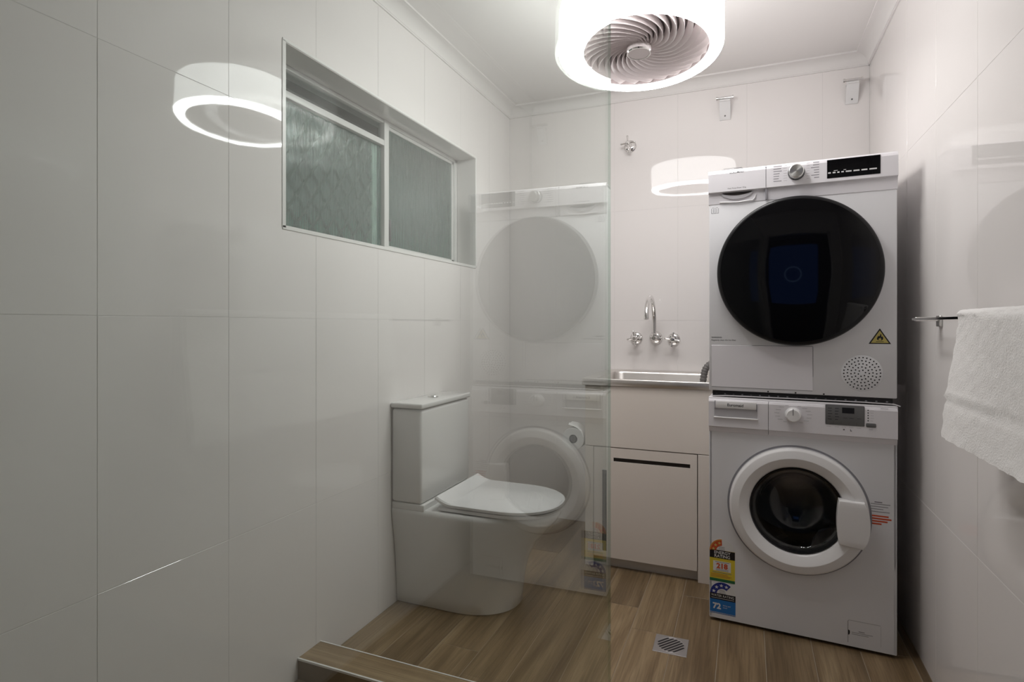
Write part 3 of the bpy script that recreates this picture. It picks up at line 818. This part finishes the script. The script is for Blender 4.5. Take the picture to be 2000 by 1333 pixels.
MB().prism([(.545+x*.45, zl(1.0605+z*.42)) for x, z in fl_], 'y', -.0012, -.0010).build('flame_core', 'warn_y', tri, smooth=False)
# round vent of small holes
vt = MB().lathe([(0, -.0010), (.060, -.0010), (.0615, 0)], (.4935, 0, zl(.948)), (0, 1, 0), 56).build('vent_plate', 'appl', dy)
mb = MB()
for k in range(1, 6):
    for i in range(6*k):
        a = 2*math.pi*i/(6*k) + .26*k
        mb.lathe([(0, 0), (.0023, 0)], (.4935+.0107*k*math.cos(a), -.0013, zl(.948)+.0107*k*math.sin(a)), (0, -1, 0), 10)
h_ = mb.build('vent_holes', 'st_black', vt, smooth=False)
mb = MB()
for x in (.203, .292, .380): mb.lathe([(0, 0), (.0028, 0)], (x, -.0005, .0045), (0, -1, 0), 10)
mb.build('screw_holes', 'st_black', dy, smooth=False)
# loose bracket lying on the dryer
lb = thing('metal_strip', 'thin grey metal strip lying on top of the dryer', 'metal strip', (AX+.0845, AY+.012, 1.6905), ARZ+R(1))
MB().box(-.040, .034, -.010, .010, .000, .005, .0015, 2).build('strip', 'drain', lb)
MB().box(-.034, .030, -.007, .004, .005, .0075, .001, 1).build('slide', 'grey', lb)

# ------------------------------------------------------------------ laundry cabinet and sink
CX0, CX1, CYF = -.692, -.136, 2.564
cb = thing('laundry_cabinet', 'cream laundry tub cabinet with a slotted door below the steel sink', 'cabinet', (CX0, CYF, 0))
w = CX1-CX0
MB().box(0, .016, .019, .548, 0, .832).build('side_panel', 'laminate', cb, smooth=False)
MB().box(w-.016, w, .019, .548, 0, .832).build('side_panel', 'laminate', cb, smooth=False)
MB().box(.016, w-.016, .03, .548, .048, .064).build('base_panel', 'laminate', cb, smooth=False)
MB().box(0, w, 0, .018, .5545, .832, .001, 1).build('fascia', 'laminate', cb)
MB().box(0, .039, 0, .018, .0, .5515, .001, 1).build('stile', 'laminate', cb)
MB().box(.499, w, 0, .018, .0, .5515, .001, 1).build('stile', 'laminate', cb)
cdx0, cdx1, cz0, cz1 = .0415, .4955, .049, .5505
rs = [(cdx0, cdx1, cz0, cz1)]
for h in ((.132, .467, .489, .507), (.080, .101, .074, .447)): rs = [q for r in rs for q in rect_minus(r, h)]
mb = MB()
for r in rs: mb.box(r[0], r[1], 0, .018, r[2], r[3])
cdoor = mb.build('cabinet_door', 'laminate', cb, smooth=False)
MB().box(.130, .469, .006, .0185, .487, .509).build('pull_slot', 'slot', cdoor, smooth=False)
MB().box(.078, .103, .006, .0185, .072, .449).build('pull_slot', 'slot', cdoor, smooth=False)
MB().box(.102, .132, -.0008, .002, .486, .4895).build('slot_lip', 'trim', cdoor, smooth=False)
MB().box(.076, .104, -.0008, .002, .447, .4505).build('slot_lip', 'trim', cdoor, smooth=False)
MB().box(.0, .499, .030, .042, 0, .048).build('kickboard', 'kick', cb, smooth=False)

sx0, sx1, sy0, sy1, sz0, sz1 = -.707, -.138, 2.556, 3.112, .833, .866
sk_ = thing('laundry_sink', 'stainless steel laundry sink with a square-edged rim set on the cream cabinet', 'sink', ((sx0+sx1)/2, (sy0+sy1)/2, sz0))
ox, oy = (sx0+sx1)/2, (sy0+sy1)/2
def rrect(x0, x1, y0, y1, r, z, n=6):
    pts = []
    for cx, cy, a0 in ((x1-r, y1-r, 0), (x0+r, y1-r, 90), (x0+r, y0+r, 180), (x1-r, y0+r, 270)):
        for i in range(n+1):
            a = R(a0+90*i/n); pts.append((cx+r*math.cos(a)-ox, cy+r*math.sin(a)-oy, z-sz0))
    return pts
bx0, bx1, by0, by1 = sx0+.060, sx1-.020, sy0+.028, sy1-.095
MB().loft([rrect(sx0+.002, sx1-.002, sy0+.002, sy1, .008, sz0), rrect(sx0, sx1, sy0, sy1, .009, sz0+.002), rrect(sx0, sx1, sy0, sy1, .010, sz1-.004),
           rrect(sx0+.002, sx1-.002, sy0+.002, sy1, .010, sz1-.001), rrect(sx0+.006, sx1-.006, sy0+.006, sy1-.004, .010, sz1),
           rrect(bx0-.012, bx1+.012, by0-.012, by1+.012, .045, sz1-.002), rrect(bx0-.004, bx1+.004, by0-.004, by1+.004, .042, sz1-.004)], False, False).build('rim', 'steel', sk_, angle=50)
MB().loft([rrect(bx0-.004, bx1+.004, by0-.004, by1+.004, .042, sz1-.004), rrect(bx0, bx1, by0, by1, .045, sz1-.012), rrect(bx0+.006, bx1-.006, by0+.006, by1-.006, .06, .66),
           rrect(bx0+.03, bx1-.03, by0+.03, by1-.03, .06, .625), rrect(bx0+.1, bx1-.1, by0+.1, by1-.1, .05, .615)], False, True).build('bowl', 'steel', sk_, angle=50)
MB().lathe([(0, .002), (.03, .002), (.034, 0)], (0, 0, .615-sz0+.001), n=24).build('waste', 'chrome', sk_)

# ------------------------------------------------------------------ taps
def cross_tap(name, label, x, z, spin, out=.062, nozzle=False, group=None):
    t_ = thing(name, label, 'tap', (x, YB, z), 0, group)
    MB().lathe([(0, -.016), (.012, -.016), (.026, -.013), (.033, -.006), (.034, -.001), (.034, 0)], (0, 0, 0), (0, 1, 0), 36).build('flange', 'chrome', t_)
    MB().lathe([(0, -out), (.010, -out), (.0125, -out+.004), (.0125, -.014)], (0, 0, 0), (0, 1, 0), 28).build('spindle', 'chrome', t_)
    hn = MB().lathe([(0, -out-.014), (.008, -out-.013), (.0125, -out-.008), (.0135, -out), (.0125, -out+.010), (0, -out+.010)], (0, 0, 0), (0, 1, 0), 28).build('hub', 'chrome', t_)
    for i in range(4):
        a = R(spin+90*i); ca, sa = math.cos(a), math.sin(a)
        MB().lathe([(0, .006), (.0042, .006), (.0050, .030), (.0058, .037), (.004, .0405), (0, .041)], (0, -out-.002, 0), (ca, 0, sa), 14).build('handle_arm', 'chrome', hn)
    if nozzle:
        MB().tube([(0, -.03, -.006), (0, -.032, -.02), (0, -.032, -.045)], .0095).build('outlet', 'chrome', t_)
        MB().cyl((0, -.032, -.034), (0, -.032, -.043), .0125).build('outlet_ring', 'chrome', t_)
    return t_
cross_tap('cross_handle_tap', 'chrome cross-handle tap above the sink, on the toilet side of the gooseneck spout', -.554, 1.039, 10)
cross_tap('cross_handle_tap', 'chrome cross-handle tap above the sink, between the gooseneck spout and the dryer', -.357, 1.034, -8)
cross_tap('machine_tap', 'small chrome cross-handle machine tap high on the back wall below the ceiling light', -.587, 2.087, 5, .066, True)
sp = thing('gooseneck_spout', 'chrome gooseneck spout on the wall above the sink', 'spout', (-.450, YB, 1.042))
MB().lathe([(0, -.020), (.014, -.020), (.026, -.014), (.034, -.006), (.035, -.001), (.035, 0)], (0, 0, 0), (0, 1, 0), 36).build('flange', 'chrome', sp)
MB().lathe([(0, -.082), (.010, -.081), (.0155, -.074), (.0165, -.060), (.0165, -.05), (.013, -.045), (.013, -.018)], (0, 0, 0), (0, 1, 0), 28).build('elbow', 'chrome', sp)
pts = [(0, -.064, .008), (0, -.064, .03), (0, -.064, .06), (0, -.064, .083)]
rr_ = .128
for i in range(1, 25):
    a = math.pi*i/24*.93
    pts.append((0, -.064-rr_+rr_*math.cos(a), .083+rr_*math.sin(a)))
pts.append((0, pts[-1][1]-.002, pts[-1][2]-.014))
MB().tube(pts, .0112, 20).build('pipe', 'chrome', sp)
MB().cyl(pts[-2], pts[-1], .0122, 20).build('aerator', 'chrome', sp)
MB().lathe([(.0155, .0), (.0155, .012), (.0125, .016)], (0, -.064, .008), n=24).build('collar', 'chrome', sp)

# ------------------------------------------------------------------ wall brackets
for x, lb_ in ((-.101, 'small chrome hinged wall bracket high on the back wall, above the dryer drawer end'), (.463, 'small chrome hinged wall bracket beside the corner with the right wall')):
    b_ = thing('wall_bracket', lb_, 'bracket', (x, YB, 2.165))
    MB().prism([(-.001, 0), (-.005, 0), (-.047, .092), (-.043, .096), (-.001, .012)], 'x', -.026, .026).build('plate', 'plastic', b_, smooth=False)
    MB().box(-.024, .024, -.05, 0, .082, .090, .001, 1).build('arm', 'plastic', b_)
    MB().cyl((-.034, -.046, .098), (.034, -.046, .098), .0065).build('pin', 'chrome', b_)
    for s_ in (-1, 1): MB().cyl((s_*.034, -.046, .098), (s_*.041, -.046, .098), .0095).build('pin_cap', 'chrome', b_)
    MB().lathe([(0, -.0015), (.0035, -.001), (.004, .0)], (0, -.0135, .018), (0, .92, .39), 12).build('screw', 'grey', b_)

# ------------------------------------------------------------------ towel rail and towel
tr = thing('towel_rail', 'flat chrome towel rail on the tiled right wall', 'towel rail', (XR, 2.06, 1.13))
bxr = -.065
MB().box(bxr-.005, bxr+.005, -1.05, .008, -.0035, .0035, .0008, 1).build('bar', 'chrome', tr)
for y in (-.004, -1.04):
    MB().box(bxr, 0, y-.010, y+.010, -.006, .006, .001, 1).build('post', 'chrome', tr)
    MB().box(-.008, 0, y-.020, y+.016, -.022, .010, .0015, 1).build('wall_plate', 'alu', tr)
tw = thing('towel', 'white terry bath towel hanging over the chrome rail', 'towel', (XR+bxr, 1.63, 1.13))
# closed cross section, (x,z) relative to the bar; front is towards -x
def towel_section(s, drop):
    """s 0..1 along the rail"""
    th = .011
    fr = .0165 + .003*math.sin(s*9+.5)
    pts_o, pts_i = [], []
    N = 26
    for i in range(N+1):                      # front, from hem up
        q = i/N; z = -drop*(1-q)
        bulge = .020*(1-q)**1.3 + .004*math.sin(q*5+s*7) + .005*math.sin(s*13)*(1-q)
        hem = 0
        d = drop*q
        if .082 < d < .092: hem = -.0035
        if .092 <= d < .10: hem = .0025
        if d < .012: hem = .0015
        pts_o.append((-(fr+bulge+hem), z+.004)); pts_i.append((-(fr+bulge-th), z+.004))
    for i in range(1, 12):                    # over the bar
        a = math.pi - math.pi*i/12
        pts_o.append((fr*math.cos(a), .004+.0155*math.sin(a))); pts_i.append(((fr-th)*math.cos(a), .004+.0055*math.sin(a)))
    for i in range(N+1):                      # back
        q = 1-i/N; z = -(drop-.03)*(1-q)
        pts_o.append((fr+.010*(1-q), z+.004)); pts_i.append((fr-th+.006*(1-q), z+.004))
    return pts_o + list(reversed(pts_i))
tmb = MB(); ringsT = []
NY = 60
ycoords = [0, .002, .006] + [.006+.76*i/NY for i in range(1, NY+1)]
for j, yy in enumerate(ycoords):
    s = yy/.77
    drop = .288 - .004*math.sin(s*11)
    sec = towel_section(s, drop)
    shr = {0: .004, 1: .0015}.get(j, 0)
    cx_ = sum(p[0] for p in sec)/len(sec)
    rg = []
    for (x, z) in sec:
        lean = .028*max(0, -z)/.29*(1-s)         # far edge leans a little
        n1 = math.sin(yy*900+z*1300)*.0006 + math.sin(yy*410-z*700)*.0006 + random.uniform(-.0009, .0009)
        rg.append((x + n1 + (shr if x < -.01 else -shr*0), -yy+lean, z+n1*.5))
    ringsT.append(rg)
tmb.loft(ringsT).build('cloth', 'terry', tw, angle=80)

# ------------------------------------------------------------------ toilet roll on the cabinet side
ro = thing('toilet_roll', 'part-used white toilet roll on a holder at the cabinet side beside the toilet', 'toilet roll', (-.750, 2.615, .577))
MB().lathe([(.020, -.05), (.0505, -.05), (.0515, -.049), (.0515, .049), (.0505, .05), (.020, .05), (.020, -.05)], (0, 0, 0), (0, 1, 0), 44).build('paper', 'paper', ro)
MB().lathe([(0, -.054), (.013, -.054), (.015, -.051), (.015, .055), (0, .055)], (0, 0, 0), (0, 1, 0), 24).build('core', 'grey', ro)
fp_ = []
for i in range(9):
    a = R(115-9*i); rad = .0525+.0022*(8-i)*(8-i)*.13
    fp_.append((rad*math.cos(a), rad*math.sin(a)))
mb = MB(); rw = []
for j in range(12):
    y = -.049+.098*j/11; jag = random.uniform(-.006, .006)
    rw.append([(x + (jag if i == 0 else 0), y, z + (abs(jag)*.6 if i == 0 else 0)) for i, (x, z) in enumerate(fp_)])
mb.loft(rw, False, False, closed=False); mb.build('loose_sheet', 'paper', ro)
hl_ = thing('roll_holder', 'chrome toilet roll holder arm fixed to the side of the cabinet', 'roll holder', (CX0, 2.69, .577))
MB().tube([(0, 0, 0), (-.04, 0, 0), (-.054, -.004, 0), (-.058, -.018, 0)], .006).build('arm', 'chrome', hl_)
MB().lathe([(0, -.004), (.02, -.004), (.022, 0)], (0, 0, 0), (1, 0, 0), 24).build('plate', 'chrome', hl_)

# ------------------------------------------------------------------ drain hose, floor waste
hs = thing('drain_hose', 'grey ribbed drain hose hooked over the sink rim beside the dryer', 'hose', (-.162, 2.82, .857))
ctrl = [(.085, .09, -.15), (.075, .06, .0), (.055, .03, .058), (.022, .0, .078), (-.012, -.02, .052), (-.024, -.03, .0), (-.027, -.035, -.08)]
def catmull(P, n):
    out = []
    P = [Vector(p) for p in P]; P = [P[0]*2-P[1]] + P + [P[-1]*2-P[-2]]
    for i in range(1, len(P)-2):
        for k in range(n):
            t_ = k/n; a, b, c, d = P[i-1:i+3]
            out.append(.5*((2*b)+(c-a)*t_+(2*a-5*b+4*c-d)*t_*t_+(3*b-a-3*c+d)*t_**3))
    out.append(P[-2]); return out
cp = catmull(ctrl, 14)
MB().tube(cp, .015, 14, rfun=lambda i: .0150+.0016*math.sin(i*1.9)).build('ribbed_hose', 'hose', hs, angle=60)
MB().box(.004, .036, .0, .012, -.0, .012, .003, 2).build('hose_clip', 'grey', hs)

dn = thing('floor_waste', 'square grey metal floor waste with diagonal slots, set in the planks', 'drain', (-.242, 2.028, 0), R(1))
MB().loft([[(-.056, -.056, -.004), (.056, -.056, -.004), (.056, .056, -.004), (-.056, .056, -.004)], [(-.056, -.056, .0012), (.056, -.056, .0012), (.056, .056, .0012), (-.056, .056, .0012)],
           [(-.055, -.055, .002), (.055, -.055, .002), (.055, .055, .002), (-.055, .055, .002)]]).build('frame', 'drain', dn, smooth=False)
MB().lathe([(.0455, .0020), (.0465, .0026), (.0475, .0020)], n=48).build('ring', 'drain', dn)
for i in range(7):
    q = -.036+i*.036*2/6
    hl2 = math.sqrt(max(0, .044**2-q*q))*.97
    m_ = MB(); a = R(50)
    c_, s_ = math.cos(a), math.sin(a); hw_ = .0034
    def P2(u, v): return (u*c_-v*s_, u*s_+v*c_)
    poly = []
    for k in range(7): aa = R(-90+180*k/6); poly.append(P2(hl2-.002+hw_*math.cos(aa), q+hw_*math.sin(aa)))
    for k in range(7): aa = R(90+180*k/6); poly.append(P2(-hl2+.002+hw_*math.cos(aa), q+hw_*math.sin(aa)))
    m_.prism(poly, 'z', .0015, .0022).build('slot', 'st_black', dn, smooth=False)

# ------------------------------------------------------------------ blue panel in the dark hall, glow added so the dryer door mirrors it
M['screen'] = mat_emit('blue_panel_glow', (.04, .16, .60), .22)
M['ring_glow'] = mat_emit('emblem_glow', (.25, .40, .75), .5)
bn = thing('glowing_panel', 'tall blue panel with a pale ring emblem in the dark hall, its glow added', 'screen', (-.15, -3.6, 1.08))
MB().box(-.44, .44, 0, .05, 0, 1.22, .006, 2).build('case', 'dark', bn)
MB().box(-.42, .42, .05, .052, .02, 1.20).build('glowing_face', 'screen', bn, smooth=False)
MB().lathe([(.13, .052), (.13, .054), (.150, .054), (.150, .052)], (0, 0, .64), (0, 1, 0), 40).build('emblem_ring', 'ring_glow', bn)
